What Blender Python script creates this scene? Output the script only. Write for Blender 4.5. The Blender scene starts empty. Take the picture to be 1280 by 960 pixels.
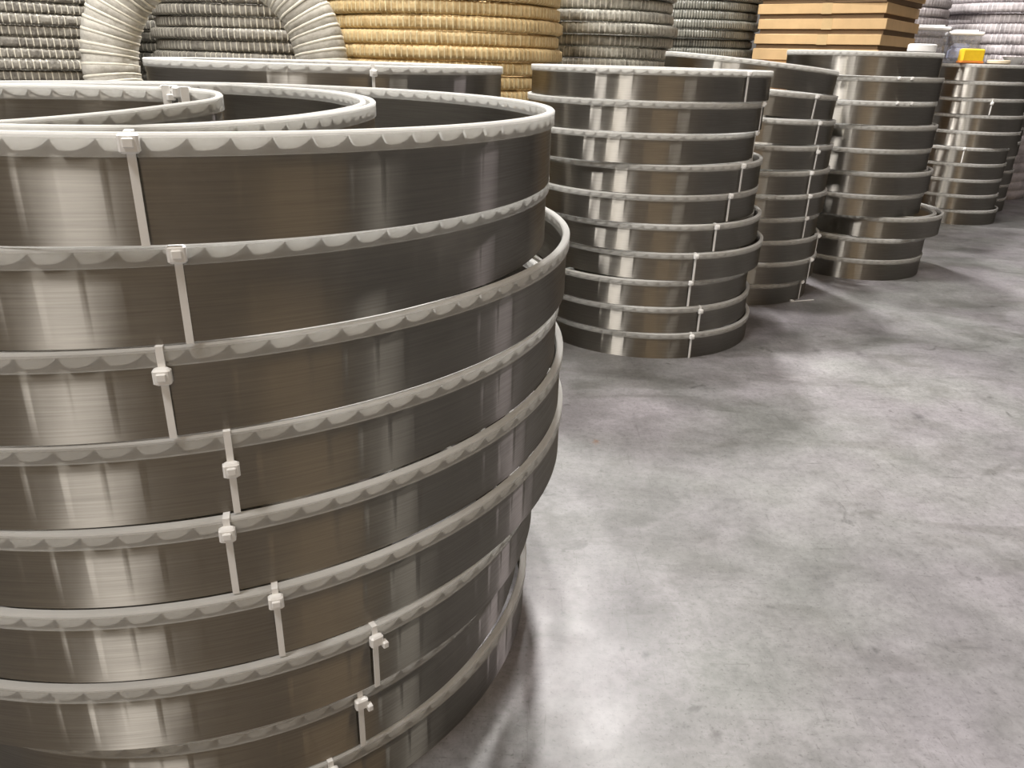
import bpy, math, random
from mathutils import Vector, Matrix

# ------------------------------------------------------------------ camera, world, lamps, exposure
U = 0.12                      # one coil height = 12 cm; all layout numbers below are in this unit
scene = bpy.context.scene
COL = scene.collection
PI = math.pi

CAM_PITCH, CAM_ROLL, CAM_H, FOCAL_PX = 0.4045, 0.0288, 9.66, 954.7
cam = bpy.data.cameras.new('camera')
cam_o = bpy.data.objects.new('camera', cam)
COL.objects.link(cam_o)
cam.sensor_width = 36.0
cam.sensor_fit = 'HORIZONTAL'
cam.lens = 36.0 * FOCAL_PX / 1280.0
cam.clip_start, cam.clip_end = 0.02, 200
fw = Vector((0, math.cos(CAM_PITCH), -math.sin(CAM_PITCH)))
r0 = Vector((1, 0, 0))
u0 = r0.cross(fw)
rr = r0 * math.cos(CAM_ROLL) + u0 * math.sin(CAM_ROLL)
uu = -r0 * math.sin(CAM_ROLL) + u0 * math.cos(CAM_ROLL)
M3 = Matrix((rr, uu, -fw)).transposed()
cam_o.matrix_world = Matrix.Translation((0, 0, CAM_H * U)) @ M3.to_4x4()
scene.camera = cam_o

world = bpy.data.worlds.new('warehouse air')
world.use_nodes = True
wb = world.node_tree.nodes['Background']
wb.inputs[0].default_value = (1.0, 0.97, 0.93, 1)
wb.inputs[1].default_value = 0.05
scene.world = world

scene.view_settings.view_transform = 'Standard'
scene.view_settings.look = 'None'
scene.view_settings.gamma = 1
scene.view_settings.exposure = 0.12
scene.view_settings.use_curve_mapping = False

AMBER, WARM, NEUT, PINK = (1.0, 0.72, 0.42), (1.0, 0.95, 0.87), (1.0, 0.97, 0.94), (1.0, 0.90, 0.97)
LAMPS = [(5.2, 57, 50, 1650, NEUT), (-1.5, 36, 50, 850, NEUT), (-18, -9, 50, 760, NEUT), (-11, 17, 50, 420, WARM),
         (-24, 19, 50, 600, NEUT), (14, 2, 50, 130, AMBER), (24, 14, 50, 110, WARM), (42, 52, 50, 150, PINK)]
for x, y, z, p, c in LAMPS:
    L = bpy.data.lights.new('high_bay_lamp', 'POINT')
    L.energy, L.color, L.shadow_soft_size = p, c, {-18: 0.7, 14: 1.0}.get(x, 0.26)
    lo = bpy.data.objects.new('high_bay_lamp', L)
    lo.location = (x * U, y * U, z * U)
    COL.objects.link(lo)

# ------------------------------------------------------------------ helpers
def obj(name, mesh, mat=None, parent=None, loc=None, rot=None, scale=None):
    o = bpy.data.objects.new(name, mesh)
    COL.objects.link(o)
    if mat is not None and mesh is not None and not mesh.materials:
        mesh.materials.append(mat)
    if parent: o.parent = parent
    if loc: o.location = [v * U for v in loc]
    if rot: o.rotation_euler = rot
    if scale: o.scale = scale
    return o

def tag(o, label, cat, group=None):
    o['label'] = label
    o['category'] = cat
    if group: o['group'] = group
    return o

def thing(name, label, cat, loc=(0, 0, 0), rot=None, group=None):
    return tag(obj(name, None, loc=loc, rot=rot), label, cat, group)

def struct(name, mesh, mat, loc=None):
    o = obj(name, mesh, mat, loc=loc)
    o['kind'] = 'structure'
    return o

class MB:
    """collects vertices (in units) and faces"""
    def __init__(s): s.v, s.f, s.uv, s.mi = [], [], [], []
    def vert(s, p): s.v.append((p[0] * U, p[1] * U, p[2] * U)); return len(s.v) - 1
    def face(s, idx, uv=None): s.f.append(idx); s.uv.append(uv)
    def box(s, x0, y0, z0, x1, y1, z1, bev=0.0):
        b = bev
        lv = [(z0, b), (z0 + b, 0), (z1 - b, 0), (z1, b)] if b else [(z0, 0), (z1, 0)]
        rings = []
        for z, i in lv:
            c = b
            pts = ([(x0 + i + c, y0 + i), (x1 - i - c, y0 + i), (x1 - i, y0 + i + c), (x1 - i, y1 - i - c),
                    (x1 - i - c, y1 - i), (x0 + i + c, y1 - i), (x0 + i, y1 - i - c), (x0 + i, y0 + i + c)] if b else
                   [(x0, y0), (x1, y0), (x1, y1), (x0, y1)])
            rings.append([s.vert((x, y, z)) for x, y in pts])
        for a, c in zip(rings, rings[1:]):
            n = len(a)
            for k in range(n): s.face((a[k], a[(k + 1) % n], c[(k + 1) % n], c[k]))
        s.face(tuple(reversed(rings[0]))); s.face(tuple(rings[-1]))
    def lathe(s, prof, n=32, c=(0, 0, 0), closed=False):
        rings = []
        for r, z in prof:
            rings.append([s.vert((c[0] + r * math.cos(2 * PI * k / n), c[1] + r * math.sin(2 * PI * k / n), c[2] + z)) for k in range(n)])
        pr = list(zip(rings, rings[1:])) + ([(rings[-1], rings[0])] if closed else [])
        for a, b in pr:
            for k in range(n): s.face((a[k], a[(k + 1) % n], b[(k + 1) % n], b[k]))
        if not closed:
            if prof[0][0] > 0: s.face(tuple(reversed(rings[0])))
            if prof[-1][0] > 0: s.face(tuple(rings[-1]))
    def mesh(s, name, mat=None, smooth=None):
        m = bpy.data.meshes.new(name)
        m.from_pydata(s.v, [], s.f)
        if any(u is not None for u in s.uv):
            lay = m.uv_layers.new(name='UVMap')
            k = 0
            data = [0.0] * (2 * len(m.loops))
            for f, u in zip(s.f, s.uv):
                for j in range(len(f)):
                    if u is not None: data[2 * k], data[2 * k + 1] = u[j]
                    k += 1
            lay.data.foreach_set('uv', data)
        m.update()
        if smooth is not None:
            for p in m.polygons: p.use_smooth = True
            try: m.set_sharp_from_angle(angle=smooth)
            except Exception: pass
        if mat: m.materials.append(mat)
        if s.mi:
            m.materials.append(LINING)
            for i in s.mi: m.polygons[i].material_index = 1
        return m

# ------------------------------------------------------------------ materials
def nt(name):
    m = bpy.data.materials.new(name)
    m.use_nodes = True
    t = m.node_tree
    return m, t, t.nodes['Principled BSDF']

def N(t, typ, **kw):
    n = t.nodes.new(typ)
    for k, v in kw.items():
        if k in n.inputs.keys(): n.inputs[k].default_value = v
        else: setattr(n, k, v)
    return n

def ramp(t, fac, stops):
    r = t.nodes.new('ShaderNodeValToRGB')
    e = r.color_ramp.elements
    while len(e) < len(stops): e.new(0.5)
    for el, (p, c) in zip(e, stops):
        el.position = p
        el.color = (c[0], c[1], c[2], 1) if not isinstance(c, (int, float)) else (c, c, c, 1)
    t.links.new(fac, r.inputs[0])
    return r

def bump(t, bs, h, strength, dist=0.01):
    b = N(t, 'ShaderNodeBump', Strength=strength, Distance=dist)
    t.links.new(h, b.inputs['Height'])
    t.links.new(b.outputs[0], bs.inputs['Normal'])

def simple(name, col, rough=0.6, metal=0.0, var=0.12, scale=30.0, bmp=0.0, spec=0.5, stretch=(1, 1, 1)):
    m, t, b = nt(name)
    tc = N(t, 'ShaderNodeTexCoord')
    mp = N(t, 'ShaderNodeMapping', Scale=stretch)
    t.links.new(tc.outputs['Object'], mp.inputs[0])
    n = N(t, 'ShaderNodeTexNoise', Scale=scale, Detail=6.0, Roughness=0.6)
    t.links.new(mp.outputs[0], n.inputs['Vector'])
    r = ramp(t, n.outputs['Fac'], [(0.3, [c * (1 - var) for c in col]), (0.7, [min(1, c * (1 + var)) for c in col])])
    t.links.new(r.outputs[0], b.inputs['Base Color'])
    b.inputs['Roughness'].default_value = rough
    b.inputs['Metallic'].default_value = metal
    b.inputs['Specular IOR Level'].default_value = spec
    if bmp: bump(t, b, n.outputs['Fac'], bmp)
    return m

def steel_mat(name, base):
    m, t, b = nt(name)
    uv = N(t, 'ShaderNodeUVMap', uv_map='UVMap')
    mp = N(t, 'ShaderNodeMapping', Scale=(0.5, 26, 1))     # rolling lines run along the band
    t.links.new(uv.outputs[0], mp.inputs[0])
    n = N(t, 'ShaderNodeTexNoise', Scale=1.6, Detail=7.0, Roughness=0.65)
    t.links.new(mp.outputs[0], n.inputs['Vector'])
    mp2 = N(t, 'ShaderNodeMapping', Scale=(0.35, 1.2, 1))
    t.links.new(uv.outputs[0], mp2.inputs[0])
    n2 = N(t, 'ShaderNodeTexNoise', Scale=1.3, Detail=3.0)
    t.links.new(mp2.outputs[0], n2.inputs['Vector'])
    oi = N(t, 'ShaderNodeObjectInfo')
    mx = N(t, 'ShaderNodeMath', operation='ADD')
    h1 = N(t, 'ShaderNodeMath', operation='MULTIPLY'); h1.inputs[1].default_value = 0.75
    h2 = N(t, 'ShaderNodeMath', operation='MULTIPLY'); h2.inputs[1].default_value = 0.25
    t.links.new(n.outputs['Fac'], h1.inputs[0]); t.links.new(n2.outputs['Fac'], h2.inputs[0])
    t.links.new(h1.outputs[0], mx.inputs[0]); t.links.new(h2.outputs[0], mx.inputs[1])
    r = ramp(t, mx.outputs[0], [(0.30, [c * 0.72 for c in base]), (0.55, base), (0.75, [c * 1.22 for c in base])])
    tg = N(t, 'ShaderNodeTangent', direction_type='UV_MAP', uv_map='UVMap')
    rr_ = ramp(t, n.outputs['Fac'], [(0.3, 0.40), (0.7, 0.47)])
    bp = N(t, 'ShaderNodeBump', Strength=0.03, Distance=0.002)
    t.links.new(n.outputs['Fac'], bp.inputs['Height'])
    out = None
    t.nodes.remove(b)
    sh = []
    for an in (0.80, 0.35):        # fine rolling grain, plus a softer sheen
        g = N(t, 'ShaderNodeBsdfAnisotropic', Anisotropy=an)
        t.links.new(r.outputs[0], g.inputs['Color'])
        t.links.new(rr_.outputs[0], g.inputs['Roughness'])
        t.links.new(tg.outputs[0], g.inputs['Tangent'])
        t.links.new(bp.outputs[0], g.inputs['Normal'])
        sh.append(g)
    mxs = N(t, 'ShaderNodeMixShader'); mxs.inputs[0].default_value = 0.12
    t.links.new(sh[0].outputs[0], mxs.inputs[1]); t.links.new(sh[1].outputs[0], mxs.inputs[2])
    t.links.new(mxs.outputs[0], t.nodes['Material Output'].inputs[0])
    return m
STEEL = steel_mat('rolled_blade_steel', (0.41, 0.385, 0.345))

def guard_mat():
    m, t, b = nt('translucent_edge_guard')
    tc = N(t, 'ShaderNodeTexCoord')
    n = N(t, 'ShaderNodeTexNoise', Scale=22.0, Detail=4.0)
    t.links.new(tc.outputs['Object'], n.inputs['Vector'])
    r = ramp(t, n.outputs['Fac'], [(0.3, (0.86, 0.86, 0.84)), (0.7, (0.93, 0.93, 0.91))])
    t.links.new(r.outputs[0], b.inputs['Base Color'])
    b.inputs['Roughness'].default_value = 0.32
    tr = N(t, 'ShaderNodeBsdfTransparent', Color=(0.96, 0.96, 0.95, 1))
    tl = N(t, 'ShaderNodeBsdfTranslucent')
    t.links.new(r.outputs[0], tl.inputs[0])
    m1 = N(t, 'ShaderNodeMixShader'); m1.inputs[0].default_value = 0.30
    t.links.new(b.outputs[0], m1.inputs[1]); t.links.new(tl.outputs[0], m1.inputs[2])
    m2 = N(t, 'ShaderNodeMixShader'); m2.inputs[0].default_value = 0.64
    t.links.new(m1.outputs[0], m2.inputs[1]); t.links.new(tr.outputs[0], m2.inputs[2])
    t.links.new(m2.outputs[0], t.nodes['Material Output'].inputs[0])
    return m
GUARD = guard_mat()
def lining_mat():                 # milky plastic: passes the light that falls on its top edge
    m, t, b = nt('milky_guard_lining')
    t.nodes.remove(b)
    d = N(t, 'ShaderNodeBsdfDiffuse', Color=(0.80, 0.80, 0.78, 1))
    tl = N(t, 'ShaderNodeBsdfTranslucent', Color=(0.95, 0.95, 0.94, 1))
    mx = N(t, 'ShaderNodeMixShader'); mx.inputs[0].default_value = 0.5
    t.links.new(d.outputs[0], mx.inputs[1]); t.links.new(tl.outputs[0], mx.inputs[2])
    t.links.new(mx.outputs[0], t.nodes['Material Output'].inputs[0])
    return m
LINING = lining_mat()
NYLON = simple('white_nylon', (0.93, 0.93, 0.92), 0.4, var=0.03)

def floor_mat():
    m, t, b = nt('polished_concrete')
    tc = N(t, 'ShaderNodeTexCoord')
    P = tc.outputs['Object']
    def noise(scale, detail=6.0, rough=0.6, st=(1, 1, 1), rz=0.0, dist=0.0):
        mp = N(t, 'ShaderNodeMapping', Scale=st, Rotation=(0, 0, rz))
        t.links.new(P, mp.inputs[0])
        n = N(t, 'ShaderNodeTexNoise', Scale=scale, Detail=detail, Roughness=rough, Distortion=dist)
        t.links.new(mp.outputs[0], n.inputs['Vector'])
        return n.outputs['Fac']
    base = ramp(t, noise(1.1, 5, 0.6, dist=0.6), [(0.30, (0.16, 0.16, 0.157)), (0.5, (0.24, 0.237, 0.238)), (0.72, (0.325, 0.318, 0.324))])
    def mul(a, fac_out, lo, hi, p0, p1, amount=1.0):
        r = ramp(t, fac_out, [(p0, lo), (p1, hi)])
        mx = N(t, 'ShaderNodeMix', data_type='RGBA', blend_type='MULTIPLY')
        mx.inputs[0].default_value = amount
        t.links.new(a, mx.inputs[6]); t.links.new(r.outputs[0], mx.inputs[7])
        return mx.outputs[2]
    c = mul(base.outputs[0], noise(5.5, 8, 0.7, dist=0.4), (0.74, 0.74, 0.73), (1.08, 1.07, 1.08), 0.34, 0.62)
    c = mul(c, noise(45, 5, 0.75), (0.80, 0.80, 0.80), (1.05, 1.05, 1.05), 0.34, 0.58)
    # broad random drift between grey-green and lilac tones
    c = mul(c, noise(1.7, 3, 0.5, st=(1, 1.3, 1), rz=1.0), (0.955, 0.98, 0.945), (1.02, 0.985, 1.025), 0.38, 0.62)
    # broad tyre drags, then scratches and scuffs in several directions
    c = mul(c, noise(2.2, 4, 0.5, st=(1, 2.2, 1), rz=-0.5, dist=1.2), (0.78, 0.78, 0.76), (1, 1, 1), 0.36, 0.48)
    c = mul(c, noise(6, 5, 0.75, st=(1, 12, 1), rz=0.7, dist=0.5), (0.70, 0.70, 0.69), (1, 1, 1), 0.30, 0.40)
    c = mul(c, noise(6, 5, 0.75, st=(14, 1, 1), rz=0.35, dist=0.5), (0.70, 0.69, 0.68), (1, 1, 1), 0.30, 0.39)
    c = mul(c, noise(14, 3, 0.6, st=(1, 22, 1), rz=-0.9, dist=0.3), (0.62, 0.62, 0.61), (1, 1, 1), 0.27, 0.32)
    c = mul(c, noise(14, 3, 0.6, st=(1, 22, 1), rz=1.9, dist=0.3), (1, 1, 1), (1.28, 1.28, 1.28), 0.69, 0.74)
    c = mul(c, noise(9, 3, 0.6, dist=0.8), (0.60, 0.60, 0.59), (1, 1, 1), 0.27, 0.33)
    c = mul(c, noise(120, 2, 0.5), (0.72, 0.72, 0.71), (1, 1, 1), 0.30, 0.40)
    # worn spots where they lie on the floor
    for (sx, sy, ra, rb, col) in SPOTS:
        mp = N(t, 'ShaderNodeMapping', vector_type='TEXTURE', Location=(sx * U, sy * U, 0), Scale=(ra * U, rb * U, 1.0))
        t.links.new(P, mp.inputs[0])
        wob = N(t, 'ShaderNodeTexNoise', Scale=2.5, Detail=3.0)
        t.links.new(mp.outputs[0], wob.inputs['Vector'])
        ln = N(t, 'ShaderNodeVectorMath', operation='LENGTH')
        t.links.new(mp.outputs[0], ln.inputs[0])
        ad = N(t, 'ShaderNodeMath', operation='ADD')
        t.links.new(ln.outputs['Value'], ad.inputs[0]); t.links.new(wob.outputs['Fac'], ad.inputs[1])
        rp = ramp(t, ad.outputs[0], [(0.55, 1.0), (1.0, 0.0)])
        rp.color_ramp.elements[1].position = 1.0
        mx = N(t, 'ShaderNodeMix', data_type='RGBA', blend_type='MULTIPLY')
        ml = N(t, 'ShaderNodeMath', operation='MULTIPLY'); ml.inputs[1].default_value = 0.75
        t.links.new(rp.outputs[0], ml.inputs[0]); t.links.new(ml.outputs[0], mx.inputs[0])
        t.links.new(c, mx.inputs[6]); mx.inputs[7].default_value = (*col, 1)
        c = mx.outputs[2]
    t.links.new(c, b.inputs['Base Color'])
    rg = ramp(t, noise(3.0, 6, 0.65, dist=0.5), [(0.3, 0.34), (0.7, 0.52)])
    t.links.new(rg.outputs[0], b.inputs['Roughness'])
    bump(t, b, noise(26, 6, 0.7), 0.06, 0.004)
    return m
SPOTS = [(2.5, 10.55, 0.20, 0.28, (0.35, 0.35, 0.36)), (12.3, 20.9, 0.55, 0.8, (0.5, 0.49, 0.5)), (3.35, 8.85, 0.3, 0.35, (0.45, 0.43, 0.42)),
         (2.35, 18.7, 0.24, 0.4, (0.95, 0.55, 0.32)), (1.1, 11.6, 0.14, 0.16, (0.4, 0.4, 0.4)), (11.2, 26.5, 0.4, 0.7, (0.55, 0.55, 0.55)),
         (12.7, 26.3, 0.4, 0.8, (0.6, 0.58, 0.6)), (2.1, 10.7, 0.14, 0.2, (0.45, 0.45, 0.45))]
FLOOR = floor_mat()
WALL = simple('painted_block_wall', (0.12, 0.115, 0.11), 0.8, var=0.1, scale=3)
TANWALL = simple('buff_painted_wall', (0.25, 0.19, 0.12), 0.8, var=0.1, scale=3)

def wrap_mat(name, col, dark, rough, scale, spec=0.4, coat=0.0):
    m, t, b = nt(name)
    tc = N(t, 'ShaderNodeTexCoord')
    oi = N(t, 'ShaderNodeObjectInfo')
    ad = N(t, 'ShaderNodeVectorMath', operation='ADD')
    t.links.new(tc.outputs['Object'], ad.inputs[0]); t.links.new(oi.outputs['Location'], ad.inputs[1])
    n = N(t, 'ShaderNodeTexNoise', Scale=scale, Detail=6.0, Roughness=0.7)
    t.links.new(ad.outputs[0], n.inputs['Vector'])
    r = ramp(t, n.outputs['Fac'], [(0.32, dark), (0.55, col), (0.75, [min(1, c * 1.2) for c in col])])
    t.links.new(r.outputs[0], b.inputs['Base Color'])
    b.inputs['Roughness'].default_value = rough
    b.inputs['Specular IOR Level'].default_value = spec
    b.inputs['Coat Weight'].default_value = coat
    b.inputs['Coat Roughness'].default_value = 0.15
    bump(t, b, n.outputs['Fac'], 0.35, 0.02)
    return m
GREYWRAP = wrap_mat('grey_woven_wrap', (0.30, 0.285, 0.25), (0.13, 0.12, 0.105), 0.6, 14)
GREYCORD = simple('cream_wrap_edge', (0.70, 0.67, 0.57), 0.6, var=0.2, scale=40)
GOLDWRAP = wrap_mat('straw_paper_wrap', (0.76, 0.58, 0.31), (0.50, 0.35, 0.16), 0.55, 12)
GOLDCORD = simple('pale_straw_edge', (0.90, 0.76, 0.48), 0.55, var=0.2, scale=40)
PALEWRAP = wrap_mat('pale_grey_wrap', (0.42, 0.41, 0.36), (0.18, 0.175, 0.155), 0.55, 14)
PALECORD = simple('pale_wrap_edge', (0.62, 0.60, 0.54), 0.5, var=0.25, scale=40)
FILMWRAP = wrap_mat('film_covered_wrap', (0.22, 0.22, 0.19), (0.08, 0.08, 0.07), 0.35, 9, 0.6, 0.6)
FILMCORD = simple('film_wrap_edge', (0.50, 0.49, 0.43), 0.3, var=0.35, scale=25)
LILACWRAP = wrap_mat('lilac_grey_wrap', (0.50, 0.46, 0.47), (0.27, 0.25, 0.26), 0.5, 8)
LILACCORD = simple('lilac_wrap_edge', (0.66, 0.62, 0.63), 0.5, var=0.2, scale=25)
SILVERWRAP = wrap_mat('silver_woven_wrap', (0.62, 0.60, 0.54), (0.38, 0.36, 0.31), 0.45, 10)
SILVERCORD = simple('bright_wrap_edge', (0.86, 0.83, 0.72), 0.45, var=0.08, scale=30)
CARD = simple('corrugated_cardboard', (0.66, 0.45, 0.23), 0.7, var=0.10, scale=6)
CARDGAP = simple('cardboard_gap_shade', (0.16, 0.10, 0.05), 0.8, var=0.1, scale=6)  # shadow of the gap under each lid, put into the tray colour
TAPE = simple('shiny_packing_tape', (0.66, 0.48, 0.26), 0.15, var=0.05)
WHITE = simple('white_plastic', (0.85, 0.85, 0.86), 0.35, var=0.03)
YELLOW = simple('yellow_plastic', (0.95, 0.62, 0.03), 0.4, var=0.05)
ORANGE = simple('orange_plastic', (0.85, 0.28, 0.05), 0.4, var=0.05)
CREAM = simple('cream_paper', (0.74, 0.63, 0.46), 0.7, var=0.08, scale=10)
DARKRUB = simple('dark_rubber', (0.04, 0.035, 0.03), 0.7)
BLUEBAG = simple('pale_blue_film', (0.50, 0.54, 0.75), 0.3, var=0.2, scale=20, bmp=0.3)

def clear_mat():
    m, t, b = nt('clear_plastic')
    b.inputs['Base Color'].default_value = (0.80, 0.81, 0.84, 1)
    b.inputs['Roughness'].default_value = 0.12
    tr = N(t, 'ShaderNodeBsdfTransparent', Color=(0.93, 0.94, 0.96, 1))
    n = N(t, 'ShaderNodeTexNoise', Scale=9.0, Detail=3.0)
    r = ramp(t, n.outputs['Fac'], [(0.3, 0.68), (0.7, 0.88)])
    mx = N(t, 'ShaderNodeMixShader')
    t.links.new(r.outputs[0], mx.inputs[0])
    t.links.new(b.outputs[0], mx.inputs[1]); t.links.new(tr.outputs[0], mx.inputs[2])
    t.links.new(mx.outputs[0], t.nodes['Material Output'].inputs[0])
    return m
CLEAR = clear_mat()

# ------------------------------------------------------------------ room
def slab(x0, y0, z0, x1, y1, z1, name):
    b = MB(); b.box(x0, y0, z0, x1, y1, z1); return b.mesh(name)
struct('floor', slab(-70, -45, -1, 100, 100, 0, 'floor'), FLOOR)
struct('wall_back', slab(-70, 98, 0, 100, 100, 62, 'wall_back'), WALL)
struct('wall_left', slab(-70, -45, 0, -68, 98, 62, 'wall_left'), WALL)
struct('wall_right', slab(98, -45, 0, 100, 98, 62, 'wall_right'), WALL)
struct('wall_front', slab(-68, -45, 0, 98, -43, 62, 'wall_front'), TANWALL)

# ------------------------------------------------------------------ blade coils
def catmull(pts, m=120):
    out, n = [], len(pts)
    for i in range(n):
        p0, p1, p2, p3 = (pts[(i + k - 1) % n] for k in range(4))
        for j in range(m):
            t = j / m
            out.append(tuple(0.5 * (2 * b + (c - a) * t + (2 * a - 5 * b + 4 * c - d) * t * t + (3 * b - a - 3 * c + d) * t ** 3)
                             for a, b, c, d in zip(p0, p1, p2, p3)))
    return out

def resample(pts, n):
    L = [0.0]
    for a, b in zip(pts, pts[1:] + pts[:1]): L.append(L[-1] + math.dist(a, b))
    out, j = [], 0
    P = pts + pts[:1]
    for k in range(n):
        s = L[-1] * k / n
        while L[j + 1] < s: j += 1
        t = (s - L[j]) / max(1e-9, L[j + 1] - L[j])
        out.append(tuple(a + (b - a) * t for a, b in zip(P[j], P[j + 1])))
    return out, L[-1]

def tooth(s):                     # hooked gullet profile, s in 0..1 along one pitch
    if s < 0.18: k = (1 - s / 0.18) ** 1.6
    elif s < 0.36: k = 0.0
    else: k = ((s - 0.36) / 0.64) ** 2.3
    return 0.845 + 0.11 * k

def add_band(mb, gb, path, pitch, spp, th, gth):
    _, Ltot = resample(path, 8)
    nteeth = max(4, round(Ltot / pitch))
    n = nteeth * spp
    pts, _ = resample(path, n)
    zf = [p[2] for p in pts] if len(pts[0]) > 2 else None
    pts = [p[:2] for p in pts]
    area = sum(a[0] * b[1] - b[0] * a[1] for a, b in zip(pts, pts[1:] + pts[:1]))
    sg = 1 if area > 0 else -1
    vb, vg = [], []
    for i in range(n):
        a, b = pts[i - 1], pts[(i + 1) % n]
        dx, dy = b[0] - a[0], b[1] - a[1]
        l = math.hypot(dx, dy) or 1
        nx, ny = dy / l * sg, -dx / l * sg
        x, y = pts[i]
        h = tooth((i % spp) / spp)
        o, q = th / 2, -th / 2
        zo = zf[i] if zf else 0.0
        vb.append([mb.vert((x + nx * d, y + ny * d, z + zo)) for d, z in ((o, 0), (o, 0.80), (o, h), (q, h), (q, 0.80), (q, 0))])
        g = gth / 2
        vg.append([gb.vert((x + nx * d, y + ny * d, z + zo)) for d, z in
                   ((o, 0.795), (g, 0.795), (g, 0.955), (g, 0.98), (g - 0.02, 0.999), (-g + 0.02, 0.999), (-g, 0.98), (-g, 0.955), (-g, 0.795), (q, 0.795))])
    # white moulding that fills each gullet, on both sides of the teeth
    for side in (gth / 2 - 0.006, -gth / 2 + 0.006):
        cv = []
        for i in range(n):
            a, b = pts[i - 1], pts[(i + 1) % n]
            dx, dy = b[0] - a[0], b[1] - a[1]
            l = math.hypot(dx, dy) or 1
            x, y = pts[i][0] + dy / l * sg * side, pts[i][1] - dx / l * sg * side
            zo = zf[i] if zf else 0.0
            cv.append((gb.vert((x, y, tooth((i % spp) / spp) + zo)), gb.vert((x, y, 0.962 + zo))))
        for i in range(n):
            j = (i + 1) % n
            f = (cv[i][0], cv[j][0], cv[j][1], cv[i][1])
            gb.face(f if side * sg > 0 else f[::-1]); gb.mi.append(len(gb.f) - 1)
    vz = (0, 0.80, 0.9, 0.9, 0.80, 0, 0)
    for i in range(n):
        j = (i + 1) % n
        ua, ub = Ltot * i / n, Ltot * (i + 1) / n
        for k in range(6):
            k2 = (k + 1) % 6
            f = (vb[i][k], vb[j][k], vb[j][k2], vb[i][k2])
            uvs = ((ua, vz[k]), (ub, vz[k]), (ub, vz[k + 1]), (ua, vz[k + 1]))
            mb.face(f if sg > 0 else f[::-1], uvs if sg > 0 else uvs[::-1])
        for k in range(9):
            f = (vg[i][k], vg[j][k], vg[j][k + 1], vg[i][k + 1])
            gb.face(f if sg > 0 else f[::-1])
            if 2 <= k <= 6: gb.mi.append(len(gb.f) - 1)      # the solid lip

def loops(R, kinds):
    left = [(-.12, -.56, -.14), (.0, -.40, -.09), (.10, -.27, -.02), (.165, -.17, .04), (.14, -.085, .1), (.02, -.04, .12), (-.2, -.02, .12),
            (-.5, -.03, .1), (-.75, -.1, .05), (-.85, -.3, -.05), (-.7, -.55, -.12), (-.4, -.68, -.15), (-.2, -.63, -.15)]
    left2 = [(x, y + (.05 if z > 0 and x < .1 else .0) + .012, z) for x, y, z in left]
    right = [(0.43, -0.72), (0.52, -0.40), (0.53, -0.05), (0.44, 0.30), (0.24, 0.64), (-0.04, 0.83), (-0.28, 0.90), (-0.52, 0.78),
             (-0.76, 0.52), (-0.88, 0.10), (-0.84, -0.40), (-0.56, -0.77), (-0.12, -0.945), (0.24, -0.925)]
    right2 = [(x * 1.0 + 0.028, y * 0.985 + 0.004) for x, y in right]
    right2 = [(x, y) if math.hypot(x, y) < 0.965 else (x * 0.965 / math.hypot(x, y), y * 0.965 / math.hypot(x, y)) for x, y in right2]
    src = {'l': left, 'm': left2, 'r': right, 's': right2}
    return [[(p[0] * R, p[1] * R) + tuple(p[2:]) for p in catmull(src[k])] for k in kinds]

def inner_meshes(tag_, R, pitch, spp, kinds):
    mb2, gb2 = MB(), MB()
    for q in loops(R - 0.02, kinds): add_band(mb2, gb2, q, pitch, spp, 0.03, 0.085)
    return (mb2.mesh('inner_band_' + tag_, STEEL, 0.6), gb2.mesh('inner_guard_' + tag_, GUARD, 0.7))

def coil_meshes(tag_, R, pitch, spp):
    mb, gb = MB(), MB()
    circ = [(R * math.cos(2 * PI * k / 4800), R * math.sin(2 * PI * k / 4800)) for k in range(4800)]
    add_band(mb, gb, circ, pitch, spp, 0.035, 0.12)
    m1 = (mb.mesh('band_' + tag_, STEEL, 0.6), gb.mesh('guard_' + tag_, GUARD, 0.7))
    return R, m1, inner_meshes(tag_, R, pitch, spp, 'rs')
NEAR = coil_meshes('near', 5.7, 0.375, 12)
NEARTOP = (NEAR[0], NEAR[1], inner_meshes('near_top', 5.7, 0.375, 12, 'lmrs'))
FAR = coil_meshes('far', 4.0, 0.385, 8)

def tie_mesh():                   # strap wrapped over the edge, local x = outward, z up, unit height 1
    b = MB()
    w = 0.036
    b.box(0.066, -w, 0.005, 0.084, w, 0.997)
    b.box(-0.07, -w, 0.982, 0.07, w, 0.998)
    b.box(-0.084, -w, 0.30, -0.068, w, 0.997)
    return b.mesh('tie_strap', NYLON)
def head_mesh():
    b = MB()
    b.box(0.06, -0.085, -0.085, 0.17, 0.085, 0.085, 0.02)
    b.box(0.165, -0.045, -0.03, 0.20, 0.045, 0.05, 0.008)
    return b.mesh('tie_head', NYLON)
def stub_mesh():
    b = MB()
    b.box(0.06, -0.085, -0.085, 0.16, 0.085, 0.075, 0.02)
    b.box(0.10, 0.06, -0.12, 0.20, 0.13, -0.03, 0.01)
    return b.mesh('tie_head_cut', NYLON)
TIE, HEAD, STUB = tie_mesh(), head_mesh(), stub_mesh()
ORD = ['', 'topmost', 'second from top', 'third from top', 'fourth from top', 'fifth from top', 'sixth from top', 'seventh from top',
       'eighth from top', 'ninth from top', 'lowest']

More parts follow.
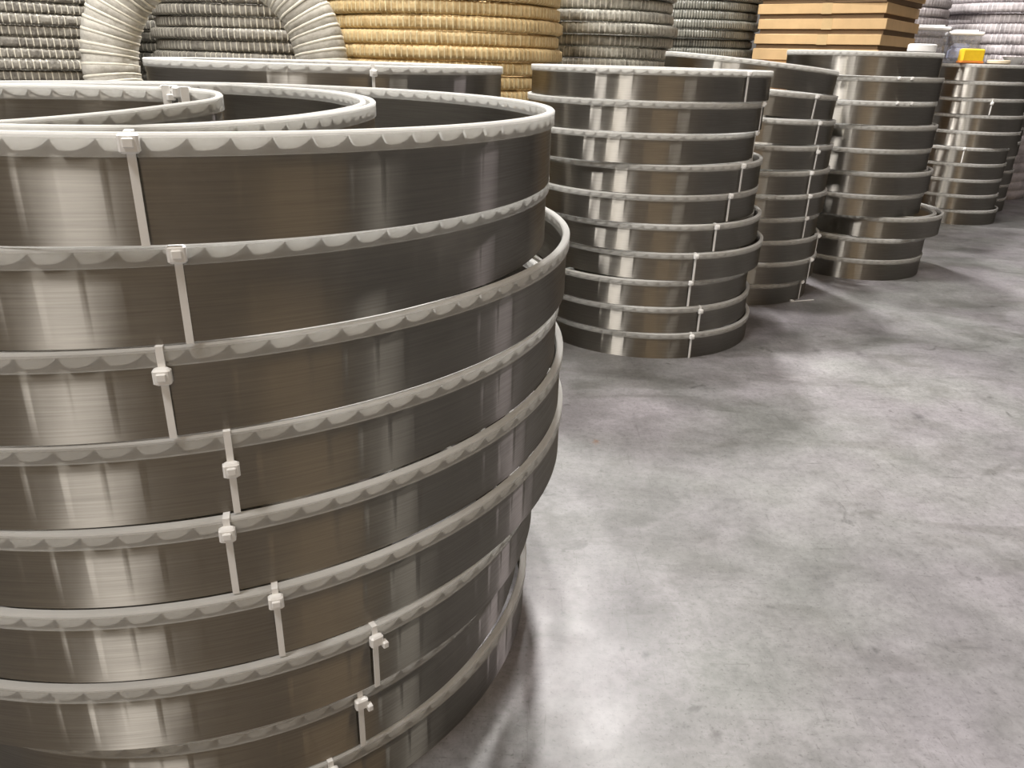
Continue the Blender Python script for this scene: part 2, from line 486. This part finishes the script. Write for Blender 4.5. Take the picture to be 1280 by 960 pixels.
def coil(kind, x, y, z, R, e, ph, w, tie=None, head=0.9, label='', group='', tilt=0.0, stub=False, spin=0.0):
    R0, m1, m2 = kind
    t = thing('blade_coil', label, 'blade coil', (x, y, z), (0, tilt, 0), group)
    s = R / R0
    sc = (s * (1 + e), s * (1 - e), w * 0.98)
    rot = (0, 0, ph)
    bo = obj('steel_band', m1[0], None, t, None, rot, sc)
    go = obj('tooth_guard', m1[1], None, t, None, rot, sc)
    s2 = s * (1 - abs(e) - 0.004)
    obj('inner_loops', m2[0], None, t, None, (0, 0, spin), (s2, s2, w * 0.98))
    obj('inner_loop_guard', m2[1], None, t, None, (0, 0, spin), (s2, s2, w * 0.98))
    if tie is not None:
        for a in (tie if isinstance(tie, (list, tuple)) else [tie]):
            b = a - ph
            # point on the oval at polar angle a
            k = 1 / math.sqrt((math.cos(b) / (1 + e)) ** 2 + (math.sin(b) / (1 - e)) ** 2)
            d = R * k
            to = obj('zip_tie', TIE, None, t, (d * math.cos(a), d * math.sin(a), 0), (0, 0, a), (1, 1, w))
            obj('tie_head', STUB if stub else HEAD, None, to, (0, 0, min(head, .90)))
    return t

# nearest stack: (level from floor, x, y, R, oval, axis, tie angle, head height, cut head)
S1 = [(8, -5.218, 12.348, 5.671, .041, 2.341, -1.244, .95, 0), (7, -5.216, 12.415, 5.701, .009, 1.59, -1.208, .91, 0),
      (6, -4.818, 12.608, 5.815, .052, 1.053, -1.332, .70, 0), (5, -4.998, 12.49, 5.764, .029, -2.183, -1.21, .56, 0),
      (4, -4.687, 12.702, 5.785, .056, 1.255, -1.292, .82, 0), (3, -4.644, 12.64, 5.782, .057, 1.239, -1.226, .84, 0),
      (2, -5.251, 12.285, 5.70, .016, -1.036, -.91, .80, 1), (1, -5.128, 12.608, 5.605, -.067, .277, -.996, .80, 1),
      (0, -5.40, 12.19, 5.71, 0, 0, -.998, .82, 1)]
EXTRA1 = ['its inner loops showing', '', 'jutting out to the right', '', '', '', 'set back, its guard in shadow', '', '']
for i, (l, x, y, R, e, ph, ta, hh, cut) in enumerate(S1):
    nm = ORD[i + 1] if i < 8 else 'lowest'
    coil(NEARTOP if i == 0 else NEAR, x, y, l, R, e, ph, 1.0, ta, hh, f'steel blade coil, {nm} of the nearest stack' + (', ' + EXTRA1[i] if EXTRA1[i] else ''),
         'blade coils of the nearest stack', stub=bool(cut))
top = bpy.data.objects['blade_coil']
for bx, by, bz, ba in ((0.22, -0.30, 0.13, 2.2), (-0.05, -0.18, 0.14, 1.7)):
    to = obj('zip_tie', TIE, None, top, (bx, by, bz), (0, 0, ba), (1.3, 1.6, 1.0))
    obj('tie_head', STUB, None, to, (-0.06, 0, .92))

def stack(xs, y, R, w, ties, name, group, tilts=None, zs=None, cutset=(), spin=0.0, rads=None):
    n = len(xs)
    for l in range(n):
        z = zs[l] if zs else l * w
        i = n - l
        tie, hh = ties.get(l + 1, (None, .85))
        nm = 'lowest' if l == 0 else ORD[i]
        coil(FAR, xs[l], y + (rads[l] if rads else 0), z, R, 0.0, 0.0, w, tie, hh, f'steel blade coil, {nm} of the {name}', group,
             tilt=(tilts or {}).get(l, 0.0), spin=spin + 0.4 * ((l * 37) % 11))
D = math.radians
# stack hidden behind the nearest one
stack([-5.41 + random.Random(i).uniform(-.1, .1) for i in range(9)] + [-5.52], 24.0, 4.92, 0.941, {10: (D(-66), .8)},
      'stack half hidden behind the nearest stack', 'blade coils of the half hidden stack', spin=0.0)
# second stack of the row
X2 = [5.03, 5.01, 4.87, 4.76, 5.1, 4.89, 4.63, 4.65, 4.31, 4.47, 4.57][1:]   # fitted per level, floor to top
T2 = {10: (D(-51.7), .95), 9: (D(-30.4), .93), 8: (D(-26), .9), 7: (D(-48.5), .93), 6: (D(-54.4), .9), 5: (D(-65.1), .88),
      4: (D(-77.2), .88), 3: (D(-73.2), .9), 2: (D(-67.8), .8), 1: (D(-73), .85)}
stack(X2, 29.4, 4.15, 0.9473, T2, 'second stack, right of the nearest one', 'blade coils of the second stack')
# third stack, its top coils leaning
X3 = [10.05, 10.25, 10.2, 10.05, 10.2, 10.15, 10.1, 10.0, 9.9, 9.75]
T3 = {9: (D(-60.3), .92), 8: (D(-55.3), .95), 7: (D(-54.2), .75), 6: (D(-57.8), .92), 5: (D(-56.6), .95), 4: (D(-52), .95),
      3: (D(-30), .9), 2: (D(-40.8), .9), 1: (D(-42.3), .85)}
TL3 = {9: 0.085, 8: 0.062, 7: 0.040, 6: 0.018}
z3, zz = [], 0.0
for l in range(10):
    t_ = TL3.get(l, 0.0); tp = TL3.get(l - 1, 0.0)
    z3.append(zz + (t_ - tp) * 3.6 * 1.06)
    zz = z3[-1] + 0.945
stack(X3, 35.65, 3.58, 0.945, T3, 'third stack, wedged behind the second', 'blade coils of the third stack', TL3, z3)
# fourth stack
X4 = [17.64, 17.62, 18.22, 17.01, 17.2, 16.87, 16.93, 16.64, 16.72, 16.46]
stack(X4, 40.3, 3.45, 1.0347, {}, 'fourth stack, topped by a white tape roll', 'blade coils of the fourth stack')
for o_ in [o for o in bpy.data.objects if o.get('group') == 'blade coils of the fourth stack']:
    lv = round(o_.location.z / U / 1.0347)
    for a in {8: (-88, -78), 7: (-84, -72)}.get(lv, ()):      # short tie ends over the edge
        obj('zip_tie', HEAD, None, o_, (3.43 * math.cos(D(a)), 3.43 * math.sin(D(a)), 0.97), (0, 0, D(a)), (.8, .8, .8))
# fifth stack
X5 = [30.59, 30.35, 30.3, 30.34, 30.27, 30.74, 30.71, 30.58, 30.44, 30.3]
stack(X5, 55.1, 2.95, 1.0046, {8: (D(-100), .7), 5: (D(-112), .9)}, 'fifth stack, under the clear tubs', 'blade coils of the fifth stack')
# sixth stack behind it
stack([34.2 + random.Random(i + 40).uniform(-.12, .12) for i in range(8)], 60.3, 2.95, 1.0, {}, 'last stack, behind the fifth stack', 'blade coils of the last stack')

# loose tie ends on the floor
def loose(x0, y0, x1, y1, label):
    b = MB()
    L = math.dist((x0, y0), (x1, y1))
    b.box(0, -.04, 0, L, .04, .03, 0.008)
    b.box(-.02, -.08, 0, .12, .08, .09, 0.015)
    o = obj('loose_zip_tie', b.mesh('loose_zip_tie', NYLON), None, None, (x0, y0, 0.004), (0, 0, math.atan2(y1 - y0, x1 - x0)))
    tag(o, label, 'zip tie')
loose(6.95, 25.95, 7.65, 26.35, 'white zip tie end lying on the floor by the second stack')
loose(12.25, 32.7, 13.4, 33.1, 'white zip tie end lying on the floor by the third stack')

# ------------------------------------------------------------------ wrapped coils in the background
def wrapped_meshes(tag_, R, h, wd, nt_, mbody, mcord, sec=16, cord_w=0.16, seed=1, sq=7):
    rnd = random.Random(seed)
    b, c = MB(), MB()
    def prof(k, gx, gz):
        a = 2 * PI * (k + .5) / sec
        ca, sa = math.cos(a), math.sin(a)
        q = (abs(ca) ** sq + abs(sa) ** sq) ** (-1 / sq)
        return ca * q * gx, sa * q * gz
    rings = []
    for i in range(nt_):
        j = rnd.uniform(-.03, .03)
        for ph, g in ((0.0, 0.93), (0.2, 1.0), (0.75, 0.985)):
            a = 2 * PI * (i + ph) / nt_
            g2 = g + j
            rings.append([b.vert(((R - wd / 2 + px) * math.cos(a), (R - wd / 2 + px) * math.sin(a), h / 2 + pz))
                          for px, pz in (prof(k, wd / 2 * g2, h / 2 * g2) for k in range(sec))])
        # overlapped edge of the turn
        if rnd.random() < 0.93:
            cr = []
            for ph in (0.28, 0.28 + cord_w):
                a = 2 * PI * (i + ph + rnd.uniform(-.03, .03)) / nt_
                cr.append([c.vert(((R - wd / 2 + px) * math.cos(a), (R - wd / 2 + px) * math.sin(a), h / 2 + pz))
                           for px, pz in (prof(k, wd / 2 * (1.012 + j), h / 2 * (1.008 + j)) for k in range(sec))])
            for k in range(sec):
                c.face((cr[0][k], cr[1][k], cr[1][(k + 1) % sec], cr[0][(k + 1) % sec]))
    n = len(rings)
    for i in range(n):
        A, B = rings[i], rings[(i + 1) % n]
        for k in range(sec): b.face((A[k], B[k], B[(k + 1) % sec], A[(k + 1) % sec]))
    return b.mesh('wrapped_body_' + tag_, mbody, 1.0), c.mesh('wrap_edges_' + tag_, mcord, 1.0)

NUM = ['lowest visible', 'second visible', 'third visible', 'fourth visible', 'fifth visible', 'sixth visible', 'seventh visible',
       'eighth visible', 'ninth visible', 'tenth visible', 'eleventh visible', 'twelfth visible', 'thirteenth visible', 'fourteenth visible',
       'fifteenth visible', 'sixteenth visible', 'seventeenth visible', 'eighteenth visible']

def pile(tag_, X, Y, R, h, wd, nturn, mats, z_first, count, colour, where, group, seed, drift=(0.0, 0.0), jit=0.10):
    rnd = random.Random(seed)
    body, cords = wrapped_meshes(tag_, R, h * 1.0, wd, nturn, mats[0], mats[1], seed=seed)
    # the lower courses nothing in the photo shows, as one mass down to the floor
    lb = MB()
    nl = max(1, round(z_first / h))
    hl = z_first / nl
    for i in range(nl):
        z0 = i * hl
        lb.lathe([(R - wd, z0 + hl * .1), (R - wd * .9, z0), (R - .1, z0), (R, z0 + hl * .25), (R, z0 + hl * .75), (R - .1, z0 + hl * .999), (R - wd * .9, z0 + hl * .999), (R - wd, z0 + hl * .9)],
                 40, closed=True)
    lo = obj('wrapped_coil_base', lb.mesh('pile_base_' + tag_, mats[0], 0.8), None, None, (X, Y, 0))
    lo['kind'] = 'stuff'
    tag(lo, f'hidden lower courses of the {colour} coil pile {where}', 'wrapped coils')
    for i in range(count):
        t = thing('wrapped_coil', f'{colour} wrapped coil, {NUM[i]} upward in the pile {where}', 'wrapped coil',
                  (X + rnd.uniform(-jit, jit) + drift[0] * i, Y + rnd.uniform(-jit, jit) + drift[1] * i, z_first + .03 + i * h * 1.001), (0, 0, rnd.uniform(0, 6.28)), group)
        s = rnd.uniform(0.985, 1.012)
        obj('wrapped_body', body, None, t, None, None, (s, s, .95))
        co = obj('wrap_edges', cords, None, t, None, None, (s, s, .95))
        co['kind'] = 'stuff'

pile('grey', -24.0, 40.0, 5.1, 0.45, 0.9, 122, (GREYWRAP, GREYCORD), 8.1, 14, 'dark grey', 'at the far left', 'wrapped coils of the far left pile', 3)
pile('shade', -13.4, 42.6, 4.9, 0.50, 0.9, 120, (GREYWRAP, GREYCORD), 8.5, 13, 'shaded grey', 'seen through the upright hoop', 'wrapped coils behind the upright hoop', 4)
pile('gap', -20.0, 52.0, 5.0, 0.55, 1.0, 110, (GREYWRAP, GREYCORD), 8.25, 12, 'dim grey', 'deep between the two left piles', 'wrapped coils deep in the gap', 5)
pile('gold', -3.35, 36.3, 5.05, 0.52, 0.9, 135, (GOLDWRAP, GOLDCORD), 7.89, 12, 'straw-coloured', 'behind the half hidden stack', 'straw-coloured wrapped coils', 6)
pile('pale', 3.55, 44.2, 4.35, 0.53, 0.9, 104, (PALEWRAP, PALECORD), 8.1, 12, 'pale grey', 'right of the straw-coloured pile', 'pale grey wrapped coils', 7, jit=0.2)
pile('film', 10.7, 55.5, 4.5, 0.52, 0.9, 170, (FILMWRAP, FILMCORD), 8.9, 12, 'film-covered dark', 'left of the cardboard boxes', 'film-covered wrapped coils', 8, (0.03, 0), 0.22)
pile('lilac', 27.6, 64.0, 4.0, 0.62, 0.9, 90, (LILACWRAP, LILACCORD), 9.3, 12, 'light grey', 'just right of the cardboard boxes', 'light grey wrapped coils', 9)
pile('rose', 38.6, 68.0, 4.6, 0.72, 0.9, 90, (LILACWRAP, LILACCORD), 8.64, 12, 'lilac-grey', 'behind the clear tubs', 'lilac-grey wrapped coils', 10, jit=0.2)

# upright hoop
def hoop():
    RM, A, B, n, sec = 3.86, 0.94, 0.72, 74, 14
    sup = MB()
    for i in range(8):
        z0 = i * 0.525
        sup.lathe([(2.2, z0), (3.4, z0), (3.5, z0 + .12), (3.5, z0 + .40), (3.4, z0 + .524), (2.2, z0 + .524)], 40, closed=True)
    so = obj('wrapped_coil_base', sup.mesh('hoop_base', GREYWRAP, 0.8), None, None, (-11.2, 30.4, 0))
    so['kind'] = 'stuff'
    tag(so, 'low hidden heap of grey coils carrying the upright hoop', 'wrapped coils')
    t = thing('wrapped_hoop', 'silver-grey wrapped coil standing upright like an arch', 'wrapped coil', (-11.26, 30.3, 4.2), (D(-5), 0, D(5)))
    def prof(k, g):
        a = 2 * PI * k / sec
        ca, sa = math.cos(a), math.sin(a)
        q = (abs(ca) ** 3 + abs(sa) ** 3) ** (-1 / 3)
        return ca * q * A * g, sa * q * B * g
    rnd = random.Random(5)
    b = MB()
    rings = []
    for i in range(n):
        j = rnd.uniform(-.025, .02)
        for ph, g in ((0, 0.955), (.12, 1.0), (.8, 0.985)):
            a = 2 * PI * (i + ph) / n
            rings.append([b.vert(((RM + px) * math.cos(a), pz, (RM + px) * math.sin(a))) for px, pz in (prof(k, g + j) for k in range(sec))])
    for i in range(len(rings)):
        P, Q = rings[i], rings[(i + 1) % len(rings)]
        for k in range(sec): b.face((P[k], P[(k + 1) % sec], Q[(k + 1) % sec], Q[k]))
    zc = RM + A
    obj('wrapped_body', b.mesh('hoop_body', SILVERWRAP, 1.0), None, t, (0, 0, zc))
    c = MB()
    w = 0.05
    rr_ = []
    for a, g in ((-w, 1.0), (-w * .5, 1.022), (w * .5, 1.022), (w, 1.0)):
        rr_.append([c.vert((RM + px, pz, a * (1 + px / RM) * RM * .26)) for px, pz in (prof(k, g) for k in range(sec))])
    for P, Q in zip(rr_, rr_[1:]):
        for k in range(sec): c.face((P[k], P[(k + 1) % sec], Q[(k + 1) % sec], Q[k]))
    cm = c.mesh('wrap_edge_turn', SILVERCORD, 1.0)
    for i in range(n):
        obj('wrap_turn', cm, None, t, (0, 0, zc), (0, rnd.uniform(-.012, .012) + 2 * PI * i / n, 0))
hoop()

# ------------------------------------------------------------------ cardboard boxes
def boxes():
    L, Dp, H = 7.5, 6.7, 0.82
    yaw = D(-40)
    base_z = 10.68 - H * 0.15
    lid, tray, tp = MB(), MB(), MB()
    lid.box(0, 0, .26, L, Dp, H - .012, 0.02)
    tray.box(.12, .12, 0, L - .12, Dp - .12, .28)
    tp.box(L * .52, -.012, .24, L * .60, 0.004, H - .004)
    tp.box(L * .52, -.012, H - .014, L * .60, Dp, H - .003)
    lm, tm, pm = lid.mesh('carton_lid', CARD), tray.mesh('carton_tray', CARDGAP), tp.mesh('tape_strip', TAPE)
    lb = MB()
    k = 0
    nb = 13
    hb = base_z / nb
    for i in range(nb):
        lb.box(0, 0, i * hb + .18, L, Dp, (i + 1) * hb, 0.02)
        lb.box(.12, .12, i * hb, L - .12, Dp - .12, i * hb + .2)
    lo = obj('carton_base', lb.mesh('carton_base', CARD), None, None, (14.4, 52.1, 0), (0, 0, yaw))
    lo['kind'] = 'stuff'
    tag(lo, 'hidden lower flat cartons of the cardboard pile', 'cardboard boxes')
    rnd = random.Random(12)
    nm = ['lowest visible', 'second visible', 'third visible', 'fourth visible', 'fifth visible', 'topmost']
    off = [0.0, 0.12, -0.02, 0.05, 0.55, 0.1]
    for i in range(6):
        t = thing('flat_carton', f'flat brown cardboard carton with taped middle, {nm[i]} upward in the pile', 'cardboard box',
                  (14.4 + off[i] * .77, 52.1 - off[i] * .64, base_z + i * H), (0, 0, yaw + rnd.uniform(-.03, .03)), 'flat cartons in the pile')
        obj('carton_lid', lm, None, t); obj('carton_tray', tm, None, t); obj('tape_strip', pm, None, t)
boxes()

# ------------------------------------------------------------------ small things on the far stacks
def tub(x, y, z, w, d, h, label, content=None):
    t = thing('clear_tub', label, 'plastic tub', (x, y, z), (0, 0, D(-20)))
    b = MB()
    c = .18
    def ring(k, zz):
        a, bb = w / 2 * k, d / 2 * k
        pts = [(-a + c, -bb), (a - c, -bb), (a, -bb + c), (a, bb - c), (a - c, bb), (-a + c, bb), (-a, bb - c), (-a, -bb + c)]
        return [b.vert((px, py, zz)) for px, py in pts]
    rs = [ring(.86, 0), ring(.9, .1), ring(.97, h * .8), ring(1.02, h * .82), ring(1.02, h)]
    for P, Q in zip(rs, rs[1:]):
        for k in range(8): b.face((P[k], P[(k + 1) % 8], Q[(k + 1) % 8], Q[k]))
    b.face(tuple(reversed(rs[0])))
    obj('tub_body', b.mesh('tub_body', CLEAR), None, t)
    l = MB()
    l.box(-w / 2 - .08, -d / 2 - .08, h, w / 2 + .08, d / 2 + .08, h + .22, .06)
    l.box(-w / 2 + .25, -d / 2 + .25, h + .2, w / 2 - .25, d / 2 - .25, h + .34, .05)
    obj('tub_lid', l.mesh('tub_lid', WHITE), None, t)
    if content:
        q = MB()
        q.box(-w * .38, -d * .38, .12, w * .38, d * .38, h * .55, .2)
        q.box(-w * .32, -d * .30, h * .5, w * .25, d * .32, h * .72, .15)
        obj('tub_contents', q.mesh('tub_contents', content), None, t)
ZT5 = 10.06
tub(26.3, 54.6, ZT5, 2.1, 1.9, 1.85, 'clear plastic tub with white lid, left one on the fifth stack')
tub(28.9, 55.2, ZT5, 1.9, 1.9, 1.65, 'clear plastic tub with pale blue contents, right one on the fifth stack', BLUEBAG)

t = thing('yellow_box', 'small bright yellow plastic box before the clear tubs', 'plastic box', (28.6, 53.2, ZT5))
b = MB(); b.box(-.7, -.3, .08, .7, .3, .85, .08); obj('box_body', b.mesh('box_body', YELLOW), None, t)
b = MB(); b.box(-.72, -.32, 0, .72, .32, .14, .03); obj('box_base', b.mesh('box_base', ORANGE), None, t)

def roll(x, y, z, r, ri, h, mat, label, core=None):
    t = thing('tape_roll', label, 'tape roll', (x, y, z))
    b = MB(); b.lathe([(ri, 0), (r - .05, 0), (r, .05), (r, h - .05), (r - .05, h), (ri, h)], 40, closed=True)
    obj('roll_body', b.mesh('roll_body', mat, 0.6), None, t)
    b = MB(); b.lathe([(ri - .12, 0), (ri, 0), (ri, h), (ri - .12, h)], 32, closed=True)
    obj('cardboard_core', b.mesh('cardboard_core', core or CARD, 0.6), None, t)
roll(18.75, 39.3, 10.36, 0.62, 0.36, 0.36, WHITE, 'white tape roll lying flat on top of the fourth stack')
roll(30.55, 53.4, ZT5, 0.66, 0.35, 0.24, CREAM, 'cream tape roll lying flat right of the yellow box')
t = thing('white_bowl', 'small white shallow dish beside the cream tape roll', 'dish', (32.0, 54.2, ZT5))
b = MB(); b.lathe([(.35, 0), (.4, .06), (.72, .42), (.75, .46), (.68, .46), (.36, .12), (.01, .1)], 32)
obj('dish_body', b.mesh('dish_body', WHITE, 0.8), None, t)

# cream bundle standing far right
t = thing('paper_bundle', 'cream paper bundle with dark foot standing far right on the floor', 'bundle', (50.6, 79.2, 0))
b = MB(); b.lathe([(.30, .45), (.42, .6), (.62, 2.2), (.60, 3.6), (.45, 4.4), (.2, 4.6)], 14)
obj('bundle_body', b.mesh('bundle_body', CREAM, 0.8), None, t)
b = MB(); b.lathe([(.42, 0), (.46, .1), (.36, .4), (.3, .46)], 14)
obj('bundle_foot', b.mesh('bundle_foot', DARKRUB, 0.8), None, t)
